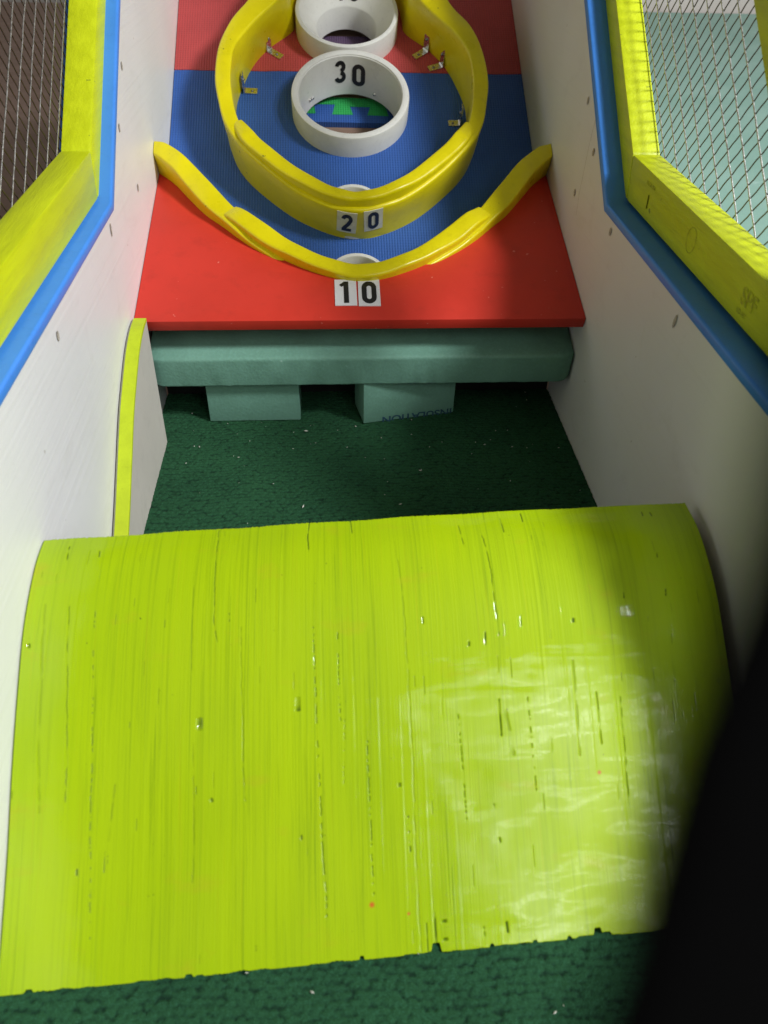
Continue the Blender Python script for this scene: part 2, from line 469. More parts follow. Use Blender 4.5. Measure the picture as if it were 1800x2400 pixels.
# digits as swept strokes in a unit box (width ~.6, height 1)
def arc(cx, cy, rx, ry, a0, a1, n=18):
    return [(cx + rx * math.cos(math.radians(a0 + (a1 - a0) * i / n)), cy + ry * math.sin(math.radians(a0 + (a1 - a0) * i / n))) for i in range(n + 1)]
def digit_strokes(ch):
    w = .19
    if ch == '0':
        p = arc(.28, .72, .19, .19, 0, 180, 14) + arc(.28, .28, .19, .19, 180, 360, 14)
        return [(p, True, w)]
    if ch == '1': return [([(.30, 0), (.30, 1.0)], False, .19), ([(.235, .92), (.08, .80)], False, .13)]
    if ch == '2': return [(arc(.28, .71, .19, .20, 175, -25, 18) + [(.36, .44), (.17, .20), (.11, .085)], False, w), ([(.03, .08), (.52, .08)], False, .16)]
    if ch == '3': return [(arc(.27, .73, .18, .185, 165, -80, 18), False, w), (arc(.27, .27, .20, .19, 82, -165, 18), False, w)]
    if ch == '4': return [([(.36, 0), (.36, 1.0)], False, w), ([(.36, .93), (.07, .33)], False, .13), ([(.0, .28), (.56, .28)], False, .14)]
    return []
def ribbon(p, w, closed):
    p = np.array(p); n = len(p); L_, R_ = [], []
    for i in range(n):
        a = p[(i - 1) % n] if (closed or i > 0) else p[i]; b = p[(i + 1) % n] if (closed or i < n - 1) else p[i]
        d = (b - a) / (np.linalg.norm(b - a) + 1e-9); nn = np.array([-d[1], d[0]])
        L_.append(p[i] + nn * w / 2); R_.append(p[i] - nn * w / 2)
    q = []
    for i in range(n if closed else n - 1):
        j = (i + 1) % n; q.append((L_[i], L_[j], R_[j], R_[i]))
    return q
def digit(ch, fmap, parent, mat, thick=.0004, lift=0.0):
    V, F = [], []
    layer = 0
    for p, closed, w in digit_strokes(ch):
        if not closed:
            # subdivide long straight strokes so that they follow curved walls
            q = []
            for a, b in zip(p[:-1], p[1:]):
                m = max(1, int(math.hypot(b[0] - a[0], b[1] - a[1]) / .12))
                q += [(a[0] + (b[0] - a[0]) * i / m, a[1] + (b[1] - a[1]) * i / m) for i in range(m)]
            p = q + [p[-1]]
        base = lift + layer * .00006; layer += 1
        for quad in ribbon(p, w, closed):
            i0 = len(V)
            V += [fmap(c[0], c[1], base + thick) for c in quad] + [fmap(c[0], c[1], base) for c in quad]
            F += [(i0, i0 + 1, i0 + 2, i0 + 3)] + [(i0 + a, i0 + (a + 1) % 4, i0 + 4 + (a + 1) % 4, i0 + 4 + a) for a in range(4)]
    return obj('digit_' + {'0': 'zero', '1': 'one', '2': 'two', '3': 'three', '4': 'four'}[ch], V, F, mat, parent)

r30 = empty('score_ring', BP(C30[0], C30[1], 0), 'complete white plastic ring with 30 on its inner wall, standing on the blue mat', 'score ring', 'white score rings')
lathe('tube', C30, [(.1, -.003), (.1, .0365), (.0990, .0392), (.0965, .0400), (.0900, .0400), (.0885, .0392), (.0883, .0375), (.0872, .0368), (.0870, .034), (.0870, -.040), (.0895, -.040), (.0895, -.003)], M['pvc'], r30)
def cylmap(c, r, deg0, n0, wdeg, hh, tilt=0):
    def f(u, v, l):
        a = math.radians(90 - (deg0 + u * wdeg)); n = n0 + v * hh + tilt * u
        return BP(c[0] + (r - l) * math.cos(a), c[1] + (r - l) * math.sin(a), n)
    return f
digit('3', cylmap(C30, .0868, -16.5, -.0145, 23, .043), r30, M['ink'])
digit('0', cylmap(C30, .0868, 4.0, -.0210, 27, .043), r30, M['ink'])
def blob(name, pos, r, mat, parent, sq=(1, 1, 1)):
    V, F = [], []
    m, q = 10, 5
    for j in range(q + 1):
        ph = math.pi * j / q
        for i in range(m):
            a = 2 * math.pi * i / m
            V.append((pos[0] + r * sq[0] * math.sin(ph) * math.cos(a), pos[1] + r * sq[1] * math.sin(ph) * math.sin(a), pos[2] + r * sq[2] * math.cos(ph)))
    for j in range(q):
        for i in range(m): F.append((j * m + i, j * m + (i + 1) % m, (j + 1) * m + (i + 1) % m, (j + 1) * m + i))
    return obj(name, V, F, mat, parent, True)
for dg, n in ((32, -.028), (-54, -.0214), (-49, -.0225)):
    a = math.radians(90 - dg)
    blob('screw', BP(C30[0] + .0865 * math.cos(a), C30[1] + .0865 * math.sin(a), n), .003, M['zinc'], r30)
r40 = empty('score_ring', BP(C40[0], C40[1], 0), 'white funnel-shaped ring marked 40, cut by the top of the picture, on the red mat', 'score ring', 'white score rings')
lathe('funnel', C40, [(.0920, .000), (.0915, .0365), (.0908, .0390), (.0885, .0400), (.0845, .0400), (.0830, .0385), (.0812, .0350), (.0555, .0060), (.0545, .0035), (.0540, -.040), (.0880, -.040), (.0880, -.0005)], M['pvc'], r40)
def conemap(c, deg0, r0, wdeg, hh):
    def f(u, v, l):
        a = math.radians(90 - (deg0 + u * wdeg)); rr = r0 + v * hh * .628; n = .0060 + (rr - .0555) * 1.128 + l * .66
        return BP(c[0] + (rr - l * .78) * math.cos(a), c[1] + (rr - l * .78) * math.sin(a), n)
    return f
digit('4', conemap(C40, -19, .0605, 30, .036), r40, M['ink'])
digit('0', conemap(C40, 5, .0605, 30, .036), r40, M['ink'])
for nm, c, lb in (('upper', CA, 'white hole collar just inside the front of the large yellow bumper marked 20'), ('lower', CB, 'white hole collar tucked behind the low yellow bumper above the 10')):
    cc = empty('hole_collar', BP(c[0], c[1], 0), lb, 'pipe collar', 'white collars of the ball holes')
    lathe('tube', c, [(.0500, .0005), (.0500, .012), (.0490, .014), (.0440, .014), (.0430, .0125), (.0430, -.04), (.0470, -.04), (.0470, .0005)], M['pvc'], cc, 64)

# ---------------------------------------------------------------- yellow bumpers
def band(name, outer, inner, n0, ntop, mat, parent, flare=1.0, base_in=None, r=.006, sub=6, rough=0.0, seed=1, wob=.0012):
    """bent strip standing on the board: outer/inner rim outlines at the top, rounded top edge"""
    O = catmull(outer, sub); I = catmull(inner, sub); n = len(O)
    IB = catmull(base_in, sub) if base_in is not None else I * (1 - (1 - flare) * .6)
    nt = np.interp(np.linspace(0, 1, n), np.linspace(0, 1, len(ntop)), ntop) if hasattr(ntop, '__len__') else np.full(n, ntop)
    rs = np.random.RandomState(seed)
    ph = rs.rand(4) * 6
    V, F = [], []
    for i in range(n):
        o_, i_ = O[i], I[i]; d = i_ - o_; w = np.linalg.norm(d); d = d / w
        rr = min(r, w * .45); T = nt[i] + wob * math.sin(i * .21 + ph[0]) + wob * .5 * math.sin(i * .53 + ph[1])
        ob = o_ * flare; ib = IB[i]
        sec = []
        H = T - rr
        for f in (0, .25, .5, .75):
            bulge = .0010 * math.sin(f * 9 + i * .13 + ph[2])
            b = ob + (o_ - ob) * f - d * bulge; sec.append((b[0], b[1], n0 + (H - n0) * f))
        for a in (0, 22, 45, 68, 90):
            p = o_ + d * (rr - rr * math.cos(math.radians(a))); sec.append((p[0], p[1], H + rr * math.sin(math.radians(a))))
        pm = (o_ + i_) / 2; sec.append((pm[0], pm[1], T + .0006))
        for a in (90, 68, 45, 22, 0):
            p = i_ - d * (rr - rr * math.cos(math.radians(a))); sec.append((p[0], p[1], H + rr * math.sin(math.radians(a))))
        for f in (.66, .33, 0):
            b = ib + (i_ - ib) * f; sec.append((b[0], b[1], n0 + (H - n0) * f))
        V += [BP(*q) for q in sec]; q_ = len(sec)
    for i in range(n - 1):
        for j in range(q_): F.append((i * q_ + j, (i + 1) * q_ + j, (i + 1) * q_ + (j + 1) % q_, i * q_ + (j + 1) % q_))
    F.append(tuple(range(q_))); F.append(tuple((n - 1) * q_ + j for j in range(q_))[::-1])
    return obj(name, V, F, mat, parent, True, angle=50)
def sym(P): return [(-x, s) for x, s in P] + [(x, s) for x, s in P[-2::-1]]
b20 = empty('ring_bumper', BP(0, 0, 0), 'large rounded yellow bumper marked 20 that loops around the white rings', 'bumper', 'yellow bumpers')
out20 = sym([(0, .388), (.060, .375), (.108, .338), (.136, .292), (.155, .246), (.1735, .2000), (.2005, .1535), (.2170, .0965), (.2212, .0290), (.2145, -.0200), (.2040, -.0640), (.1830, -.1010), (.1480, -.1400), (.1050, -.1790), (.0640, -.2050), (.0300, -.2185), (0, -.2235)])
in20 = sym([(0, .352), (.055, .340), (.088, .310), (.102, .272), (.1085, .234), (.1260, .1990), (.1665, .1440), (.1900, .0975), (.1955, .0560), (.1950, .0120), (.1865, -.0420), (.1690, -.0860), (.1400, -.1250), (.1000, -.1640), (.0610, -.1900), (.0285, -.2050), (0, -.2100)])
base20 = sym([(0, .354), (.055, .342), (.090, .312), (.098, .275), (.1020, .243), (.1430, .2010), (.1715, .1570), (.1915, .0975), (.1990, .0560), (.1970, .0120), (.1850, -.0420), (.1670, -.0850), (.1380, -.1230), (.0990, -.1620), (.0605, -.1880), (.0285, -.2030), (0, -.2080)])
nh = [.090] * 10 + [.088, .084, .080, .077, .075, .074, .073]
nt20 = nh + nh[-2::-1]
band('outer_band', out20, in20, -.001, nt20, M['yellow'], b20, .965, base20, .0045, 7, seed=2)
ov_out = sym([(.1930, -.0640), (.1780, -.1000), (.1470, -.1345), (.1090, -.1700), (.0700, -.1970), (.0300, -.2140), (0, -.2170)])
ov_in = sym([(.1760, -.0560), (.1570, -.0860), (.1340, -.1130), (.0900, -.1560), (.0500, -.1860), (.0200, -.1975), (0, -.2000)])
band('inner_band', ov_out, ov_in, -.001, [.085, .093, .093, .093, .093, .093, .093, .093, .093, .093, .093, .093, .085], M['yellow'], b20, .985, None, .005, 8, seed=5)
# stickers on the bumper front: follow the outer face
OC = catmull(out20, 7)
def front_face(x):
    seg = [p for p in OC if p[1] < -.10]
    xs = np.array([p[0] for p in seg]); ss = np.array([p[1] for p in seg]); o_ = np.argsort(xs)
    return float(np.interp(x, xs[o_], ss[o_]))
def facemap20(x0, n0, w, hh, rot=0.):
    def f(u, v, l):
        du, dv = u * w, v * hh
        x = x0 + du * math.cos(rot) - dv * math.sin(rot); n = n0 + dv * math.cos(rot) + du * math.sin(rot)
        fr = n / .078; s = front_face(x) * (.965 + .035 * min(1, fr)); return BP(x * (.965 + .035 * min(1, fr)), s - .0014 - l, n)
    return f
def sticker(parent, fmap, chars, mat, ink, aspect, mgn=.13):
    """square vinyl label with one digit; fmap takes unit coordinates"""
    V, F = [], []
    m = 6
    for j in range(m + 1):
        for i in range(m + 1): V.append(fmap(i / m, j / m, .0004))
    q = len(V)
    for j in range(m + 1):
        for i in range(m + 1): V.append(fmap(i / m, j / m, -.0006))
    for j in range(m):
        for i in range(m):
            a = j * (m + 1) + i; F.append((a, a + 1, a + m + 2, a + m + 1)); F.append((q + a, q + a + m + 1, q + a + m + 2, q + a + 1))
    for i in range(m):
        for a, b in ((i, i + 1), (m * (m + 1) + i + 1, m * (m + 1) + i), ((i + 1) * (m + 1), i * (m + 1)), (i * (m + 1) + m, (i + 1) * (m + 1) + m)):
            F.append((a, b, q + b, q + a))
    st = obj('sticker', V, F, mat, parent)
    def g(u, v, l): return fmap((u * .80 / aspect) + (1 - .56 * .80 / aspect) / 2, .09 + v * .82, .0006 + l)
    digit(chars, g, st, ink)
    return st
sticker(b20, facemap20(-.0335, .0190, .0310, .050, -.04), '2', M['paper_clear'], M['ink'], .80)
sticker(b20, facemap20(.0115, .0215, .0300, .050, .05), '0', M['paper_clear'], M['ink'], .80)
# L brackets that hold it
def bracket(parent, foot, tip, w=.0125, hh=.036, side=1):
    """foot: bend point on the mat (x,s), tip: far end of the foot"""
    a = np.array(foot); b = np.array(tip); d = (b - a); Ln = np.linalg.norm(d); d /= Ln; p = np.array([-d[1], d[0]])
    th = .0016
    prof = [(0, .0006), (Ln, .0006), (Ln, .0006 + th), (th * 2, .0006 + th), (th, .0006 + th * 2), (th, hh), (0, hh)]
    V = []
    for sg in (-w / 2, w / 2):
        for u, n in prof: q = a + d * u + p * sg; V.append(BP(q[0], q[1], n))
    m = len(prof)
    F = [tuple(range(m))[::-1], tuple(range(m, 2 * m))] + [(i, (i + 1) % m, m + (i + 1) % m, m + i) for i in range(m)]
    br = obj('bracket', V, F, M['zinc'], parent)
    q = a + d * Ln * .62
    blob('screw', BP(q[0], q[1], .0024), .0026, M['screw'], br, (1, 1, .5))
    q = a + d * .002
    blob('screw', BP(q[0], q[1], hh * .66), .0026, M['screw'], br)
def sh(f_, t_, e=.0055):
    d = np.array(t_) - np.array(f_); d /= np.linalg.norm(d); return tuple(np.array(f_) + d * e), tuple(np.array(t_) + d * e * .6)
for f_, t_ in (((-.149, .199), (-.124, .1798)), ((-.1925, .0985), (-.1667, .0972)), ((.1430, .2035), (.1184, .1844)), ((.1700, .1660), (.1432, .1558)), ((.1930, .0290), (.1700, .0284))):
    bracket(b20, *sh(f_, t_))

b10 = empty('low_bumper', BP(0, -.34, 0), 'long low yellow bumper that sweeps from wall to wall above the 10', 'bumper', 'yellow bumpers')
mo = sym([(.3085, -.130), (.2930, -.1430), (.2775, -.1590), (.2570, -.1860), (.2290, -.2220), (.2010, -.2485), (.1760, -.2730), (.1490, -.2950), (.1130, -.3180), (.0750, -.3380), (.0350, -.3540), (0, -.3590)])
mi = sym([(.3085, -.104), (.2900, -.1095), (.2700, -.1240), (.2470, -.1470), (.2160, -.1850), (.1830, -.2250), (.1600, -.2480), (.1340, -.2730), (.1000, -.2970), (.0650, -.3200), (.0300, -.3370), (0, -.3420)])
def dn(x): return .024 * (1 - (abs(x) / .3085) ** 1.6)
def lift(P): return [(x, s - .9 * dn(x)) for x, s in P]
mo, mi = lift(mo), lift(mi)
nb = [.091, .091, .090, .089, .088, .086, .083, .080, .077, .076, .076, .076, .076, .076, .076, .077, .080, .083, .086, .088, .089, .090, .091, .091]
band('long_band', mo, mi, -.001, [q + dn(p[0]) for q, p in zip(nb[:11] + [.076] + nb[-11:], mo)], M['yellow'], b10, 1.0, None, .0035, 7, seed=8)
oo = sym([(.1990, -.2420), (.1800, -.2595), (.1480, -.2880), (.1130, -.3110), (.0750, -.3320), (.0350, -.3480), (0, -.3535)])
oi = sym([(.1790, -.2240), (.1600, -.2390), (.1300, -.2640), (.0950, -.2930), (.0600, -.3140), (.0280, -.3260), (0, -.3295)])
oo, oi = lift(oo), lift(oi)
band('short_band', oo, oi, -.001, [q + dn(p[0]) for q, p in zip([.086, .093, .0935, .0935, .0935, .0935, .0935, .0935, .0935, .0935, .0935, .093, .086], oo)], M['yellow'], b10, 1.0, None, .0045, 8, seed=11)

# ---------------------------------------------------------------- red front plate
PA = math.radians(16.7); PY, PZ = .953, .1788
def PP(x, v, l): return (x, PY + v * math.cos(PA) - l * math.sin(PA), PZ + v * math.sin(PA) + l * math.cos(PA))
mid = catmull([((a[0] * .6 + b[0] * .4), (a[1] * .6 + b[1] * .4)) for a, b in zip(mo, mi)], 5)
rear = []
for x, s in mid:
    # height above the board where the bumper crosses the plate
    num = PZ - PY * math.tan(PA) + math.tan(PA) * (BO[1] + s * math.cos(TH)) - BO[2] - s * math.sin(TH)
    n = num / (math.cos(TH) + math.tan(PA) * math.sin(TH))
    w = BP(x, s, n); rear.append((x, (w[1] - PY) / math.cos(PA)))
rp = empty('front_plate', PP(0, 0, -.018), 'sloping bright red painted front plate numbered 10', 'game board')
outline = [(-W, 0), (W, 0)] + rear[::-1]
V = [PP(x, v, 0) for x, v in outline] + [PP(x, v, -.016) for x, v in outline]
n = len(outline)
bm = bmesh.new(); off = wloc(rp)
vs = [bm.verts.new(Vector(PP(x, v, 0)) - off) for x, v in outline]
f = bm.faces.new(vs)
r = bmesh.ops.extrude_face_region(bm, geom=[f]); nv = [g for g in r['geom'] if isinstance(g, bmesh.types.BMVert)]
bmesh.ops.translate(bm, verts=nv, vec=Vector(PP(0, 0, -.016)) - Vector(PP(0, 0, 0)))
bmesh.ops.recalc_face_normals(bm, faces=bm.faces); bmesh.ops.triangulate(bm, faces=[f for f in bm.faces if len(f.verts) > 4])
me = bpy.data.meshes.new('panel'); bm.to_mesh(me); bm.free(); me.materials.append(M['red'])
o = bpy.data.objects.new('panel', me); link(o); o.parent = rp; bevel(o, .0016, 2, 60)
def platemap(x0, v0, w, hh, rot=0.):
    def f(u, v, l):
        du, dv = u * w, v * hh
        return PP(x0 + du * math.cos(rot) - dv * math.sin(rot), v0 + dv * math.cos(rot) + du * math.sin(rot), l + .0008)
    return f
sticker(rp, platemap(-.0385, .0278, .0305, .0525, .005), '1', M['paper'], M['ink'], .68)
sticker(rp, platemap(-.0060, .0268, .0305, .0535, -.005), '0', M['paper'], M['ink'], .68)

# ---------------------------------------------------------------- side walls with their trim
PR = [(-.20, .150), (.19, .157), (.300, .205), (.410, .3280), (.968, .3295), (1.200, .5160), (1.90, 1.066)]
def offs(P, d):
    out = []
    for i in range(len(P)):
        a = np.array(P[max(i - 1, 0)]); b = np.array(P[i]); c = np.array(P[min(i + 1, len(P) - 1)])
        t1 = (b - a) / (np.linalg.norm(b - a) + 1e-12); t2 = (c - b) / (np.linalg.norm(c - b) + 1e-12)
        t = t1 + t2; t /= np.linalg.norm(t); nn = np.array([t[1], -t[0]]); kk = 1 / max(.5, abs(np.dot(nn, [t1[1], -t1[0]])) if i > 0 else 1)
        out.append(tuple(b + nn * d * kk))
    return out
def hole_mark(parent, sx, y, z, ry, rz, rot=0):
    V = []; F = []; m = 12; x = sx * .3088
    for ring_, (kk, dx) in enumerate(((1, 0), (.55, .0008))):
        for i in range(m):
            a = 2 * math.pi * i / m; u, v = ry * kk * math.cos(a), rz * kk * math.sin(a)
            V.append((x + sx * dx * 0 - sx * .0003 * (1 - ring_), y + u * math.cos(rot) - v * math.sin(rot), z + u * math.sin(rot) + v * math.cos(rot)))
    for i in range(m): F.append((i, (i + 1) % m, m + (i + 1) % m, m + i))
    F.append(tuple(range(m, 2 * m)))
    return obj('filled_screw_hole', V, F, M['hole'], parent)
for sx, lb in ((-1, 'white painted side wall on the left, lit brightly, with a blue painted top edge'),
               (1, 'white painted side wall on the right, in shade, with a darker blue top edge')):
    w_ = empty('side_wall', (sx * .32, .8, 0), lb, 'wall', 'white side walls of the lane')
    P0 = offs(PR, .010)
    poly = [(-.20, -.004), (1.060, -.004), (1.062, .10), (1.90, .30)] + P0[::-1]
    xa, xb = sorted((sx * .3095, sx * .3300))
    obj('panel', *prism(poly, 0, xa, xb), M['wall'], w_)
    xa, xb = sorted((sx * .3090, sx * .3760))
    poly = PR + offs(PR, .0115)[::-1]
    tr = obj('top_edge_trim', *prism(poly, 0, xa, xb), M['blue'], w_); bevel(tr, .0035, 3, 50)
    xa, xb = sorted((sx * .3305, sx * .3740))
    poly = [(-.20, -.004), (1.060, -.004), (1.062, .10), (1.90, .30)] + offs(PR, .0118)[::-1]
    obj('outer_panel', *prism(poly, 0, xa, xb), M['pine'], w_)
    marks = [(1.119, .417), (1.056, .369), (1.105, .301), (.933, .309), (.699, .304)] if sx > 0 else [(1.146, .446), (1.073, .390), (1.114, .303), (.685, .301), (.940, .309)]
    if sx > 0:
        hc = [(1.073, .402), (1.079, .372), (1.083, .304), (1.079, .276)]
        obj('hairline_crack', [(.3088, y + e, z) for y, z in hc for e in (-.00035, .00035)], [(2 * i, 2 * i + 1, 2 * i + 3, 2 * i + 2) for i in range(3)], M['hole'], w_)
    for i, (y, z) in enumerate(marks): hole_mark(w_, sx, y, z - .002, .0035 if i < 4 else .0028, .0052 if i < 4 else .0080, .15 * sx)

# ---------------------------------------------------------------- cage frames with wire mesh
SL = .784; ux, uz = 1 / math.hypot(1, SL), SL / math.hypot(1, SL)
def text_mesh(body, size, fmap, mat, parent, name, spacing=1.0):
    c = bpy.data.curves.new('t', 'FONT'); c.body = body; c.size = size; c.offset = size * .02; c.space_character = spacing
    tmp = bpy.data.objects.new('t', c); COL.objects.link(tmp)
    me0 = tmp.to_mesh(); V = [fmap(v.co.x, v.co.y) for v in me0.vertices]; F = [tuple(p.vertices) for p in me0.polygons]
    tmp.to_mesh_clear(); bpy.data.objects.remove(tmp); bpy.data.curves.remove(c)
    return obj(name, V, F, mat, parent)
for sx, lb in ((-1, 'lime painted timber cage frame with wire mesh above the left side wall'),
               (1, 'lime painted timber cage frame with wire mesh above the right side wall')):
    a_ = .325 if sx < 0 else .335; b_ = a_ + .0355
    fr = empty('cage_frame', (sx * (a_ + .018), .98, .332), lb, 'cage frame', 'lime timber cage frames')
    xa, xb = sorted((sx * a_, sx * b_))
    bevel(obj('lower_bar', *prism([(.419, .3335), (.9715, .3335), (.9825, .385), (.419, .385)], 0, xa, xb), M['lime'], fr), .003, 2)
    rb = obj('rear_bar', *prism([(.9832, .3852), (.9722, .3337), (.990, .3350), (1.020, .3480), (1.90, 1.040), (1.90, .385 + SL * (1.90 - .983))], 0, xa, xb), M['lime'], fr); bevel(rb, .003, 2)
    y1 = lambda z: .745 + (z - .539) / SL
    bevel(obj('top_bar', *prism([(y1(.386), .386), (y1(.386) - .083, .386), (1.90, .539 + SL * 1.155 + .065), (1.90, .539 + SL * 1.155)], 0, xa, xb), M['lime'], fr), .003, 2)
    # welded mesh: long wires along the slope, short wires square to it
    ox = sx * (b_ + .0012)
    def inreg(y, z, e=.022):
        return z > .385 - e and z > .385 + SL * (y - .983) - e * 1.3 and z < .539 + SL * (y - .745) + e * 1.3 and y < 1.88
    rw = np.random.RandomState(4 + sx)
    def tube(pts, r, V, F):
        i0 = len(V); pts = [np.array(p) for p in pts]
        for i, p in enumerate(pts):
            d = pts[min(i + 1, len(pts) - 1)] - pts[max(i - 1, 0)]; d /= np.linalg.norm(d) + 1e-12
            e1 = np.array([1., 0, 0]); e2 = np.cross(d, e1)
            for a in range(5):
                an = 2 * math.pi * a / 5; V.append(tuple(p + r * (math.cos(an) * e1 + math.sin(an) * e2)))
        for i in range(len(pts) - 1):
            for a in range(5): F.append((i0 + i * 5 + a, i0 + i * 5 + (a + 1) % 5, i0 + (i + 1) * 5 + (a + 1) % 5, i0 + (i + 1) * 5 + a))
    o0 = np.array([.983, .385])                   # origin at the inner knee
    U_ = np.array([ux, uz]); N_ = np.array([-uz, ux])
    V, F = [], []
    for kx in range(-1, 16):
        run = []
        for st in np.arange(-1.2, 1.3, .0145):
            q = o0 + N_ * (.0070 + kx * .0265) + U_ * st
            if inreg(*q): run.append((ox + rw.randn() * .0001, q[0] + rw.randn() * .0003, q[1] + rw.randn() * .0003))
        if len(run) > 1: tube(run, .00085, V, F)
    tag(obj('long_wires', V, F, M['wire'], fr, True), kind='stuff')
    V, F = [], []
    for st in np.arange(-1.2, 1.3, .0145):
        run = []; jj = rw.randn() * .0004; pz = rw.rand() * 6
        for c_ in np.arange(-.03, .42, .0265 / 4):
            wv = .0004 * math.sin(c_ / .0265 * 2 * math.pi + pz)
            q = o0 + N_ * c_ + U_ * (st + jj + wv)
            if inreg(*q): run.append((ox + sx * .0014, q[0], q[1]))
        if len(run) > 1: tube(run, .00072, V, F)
    tag(obj('cross_wires', V, F, M['wire_shade'], fr, True), kind='stuff')
    if sx > 0:
        # faded mill stamps, knot
        xf = sx * a_ - sx * .0004
        def lay(y0, z0, rot=0., sxx=1.):
            def g(u, v): return (xf, y0 - (u * math.cos(rot) - v * math.sin(rot)) * sxx, z0 + u * math.sin(rot) + v * math.cos(rot))
            return g
        text_mesh('SPF', .022, lay(.640, .352), M['dark_print'], fr, 'mill_stamp')
        text_mesh('KD-HT', .0065, lay(.640, .3425), M['dark_print'], fr, 'mill_stamp')
        text_mesh('||||', .016, lay(.905, .350, .1), M['dark_print'], fr, 'mill_stamp', .55)
        text_mesh('NLGA 094', .0065, lay(.918, .3700), M['dark_print'], fr, 'mill_stamp')
        kv = []; kf = []
        for i in range(20):
            an = 2 * math.pi * i / 20
            for rr in (1., .93): kv.append((xf, .767 + .0115 * rr * math.cos(an), .3600 + .0135 * rr * math.sin(an)))
        for i in range(20): kf.append((2 * i, 2 * ((i + 1) % 20), 2 * ((i + 1) % 20) + 1, 2 * i + 1))
        obj('knot', kv, kf, M['dark_print'], fr)

# ---------------------------------------------------------------- divider, foam, shade panel
dv = empty('guide_board', (-.30, .82, 0), 'curved white guide board with a lime painted front edge, standing against the left wall', 'guide board')
arcp = catmull([(.575, .000), (.630, .020), (.690, .0560), (.745, .0950), (.798, .1330), (.840, .1560), (.880, .1750), (.915, .1850), (.944, .1875)], 5)
poly = [tuple(p) for p in arcp] + [(.9405, .1500), (.927, -.001)]
obj('panel', *prism([(y + .002, z - .0015) for y, z in poly], 0, -.3078, -.2895), painted('beige_side_paint', (.56, .53, .47), .6, .05, 8), dv)
V, F = [], []
for i, (y, z) in enumerate(arcp):
    a = arcp[max(i - 1, 0)]; b = arcp[min(i + 1, len(arcp) - 1)]; d = (b - a) / np.linalg.norm(b - a); nn = np.array([-d[1], d[0]])
    for x in (-.3050, -.2887): V.append((x, y + nn[0] * .0012, z + nn[1] * .0012))
    for x in (-.2887, -.3050): V.append((x, y - nn[0] * .0025, z - nn[1] * .0025))
for i in range(len(arcp) - 1):
    for j in range(4): F.append((i * 4 + j, i * 4 + (j + 1) % 4, (i + 1) * 4 + (j + 1) % 4, (i + 1) * 4 + j))
F += [(0, 1, 2, 3), tuple((len(arcp) - 1) * 4 + j for j in (3, 2, 1, 0))]
obj('painted_edge', V, F, M['lime_edge'], dv, True, angle=40)

def rough_box_prism(name, poly, x0, x1, mat, parent, nx=60, amp=.0012, seed=1, round_end=0, ang=40):
    """long foam bar whose section is swept along x with uneven edges"""
    rs = np.random.RandomState(seed); V, F = [], []; m = len(poly); c = np.mean(poly, axis=0)
    nz = rs.randn(nx + 1, m) * amp
    for i in range(nx + 1):
        x = x0 + (x1 - x0) * i / nx; e = 1.0
        if round_end:
            dx = min(x - x0, x1 - x) / round_end
            if dx < 1: e = 1 - .16 * (1 - math.sqrt(max(0, 1 - (1 - dx) ** 2)))
        for j, p in enumerate(poly):
            q = c + (np.array(p) - c) * e; dirn = (q - c) / np.linalg.norm(q - c)
            q = q + dirn * nz[i, j]; V.append((x, q[0], q[1]))
    for i in range(nx):
        for j in range(m): F.append((i * m + j, i * m + (j + 1) % m, (i + 1) * m + (j + 1) % m, (i + 1) * m + j))
    F += [tuple(range(m)), tuple(nx * m + j for j in range(m))[::-1]]
    return obj(name, V, F, mat, parent, True, angle=ang)
def roundpoly(P, r, n=4):
    out = []
    for i in range(len(P)):
        a, b, c = (np.array(P[(i + t) % len(P)], dtype=float) for t in (-1, 0, 1))
        u = (a - b) / np.linalg.norm(a - b); v = (c - b) / np.linalg.norm(c - b)
        rr = r[i] if hasattr(r, '__len__') else r
        for t in range(n + 1):
            f = t / n; p0, p1 = b + u * rr, b + v * rr
            out.append(tuple((1 - f) ** 2 * p0 + 2 * f * (1 - f) * b + f * f * p1))
    return out
fb = rough_box_prism('foam_beam', roundpoly([(.960, .1170), (.965, .0700), (1.055, .0700), (1.058, .1500), (1.01, .1350)], [.005, .003, .003, .003, .003]), -.302, .3075, M['foam'], None, 90, .00018, 3, .018)
tag(fb, 'long teal foam beam lying under the front edge of the red plate', 'foam beam')
blk = obj('foam_block', *box(-.232, -.095, .980, 1.050, 0, .0685), M['foam']); bevel(blk, .0014, 2)
blk.data.transform(Matrix.Identity(4))
tag(blk, 'left teal foam block, square to the front, propping up the foam beam', 'foam block', 'teal foam blocks under the beam')
b2 = empty('foam_block', (.001, .967, 0), 'right teal foam block, turned slightly, with upside-down printing along its foot', 'foam block', 'teal foam blocks under the beam')
rot = math.atan2(.028, .142)
def bl2(u, v, z): return (.001 + u * math.cos(rot) - v * math.sin(rot), .967 + u * math.sin(rot) + v * math.cos(rot), z)
V, F = box(0, .1447, 0, .060, 0, .0695)
o = obj('block', [bl2(*v) for v in V], F, M['foam'], b2); bevel(o, .0014, 2)
text_mesh('INSULATION', .0175, lambda u, v: bl2(.1425 - u * 1.12, -.0004, .0078 - v), M['foam_print'], b2, 'printed_word')
bk = obj('shade_panel', *box(-.3085, .3085, 1.064, 1.072, -.004, .16), M['flat_black']); tag(bk, 'added black panel standing in for the deep shade behind the foam blocks', 'board')  # black panel added in place of the shadowed void under the board

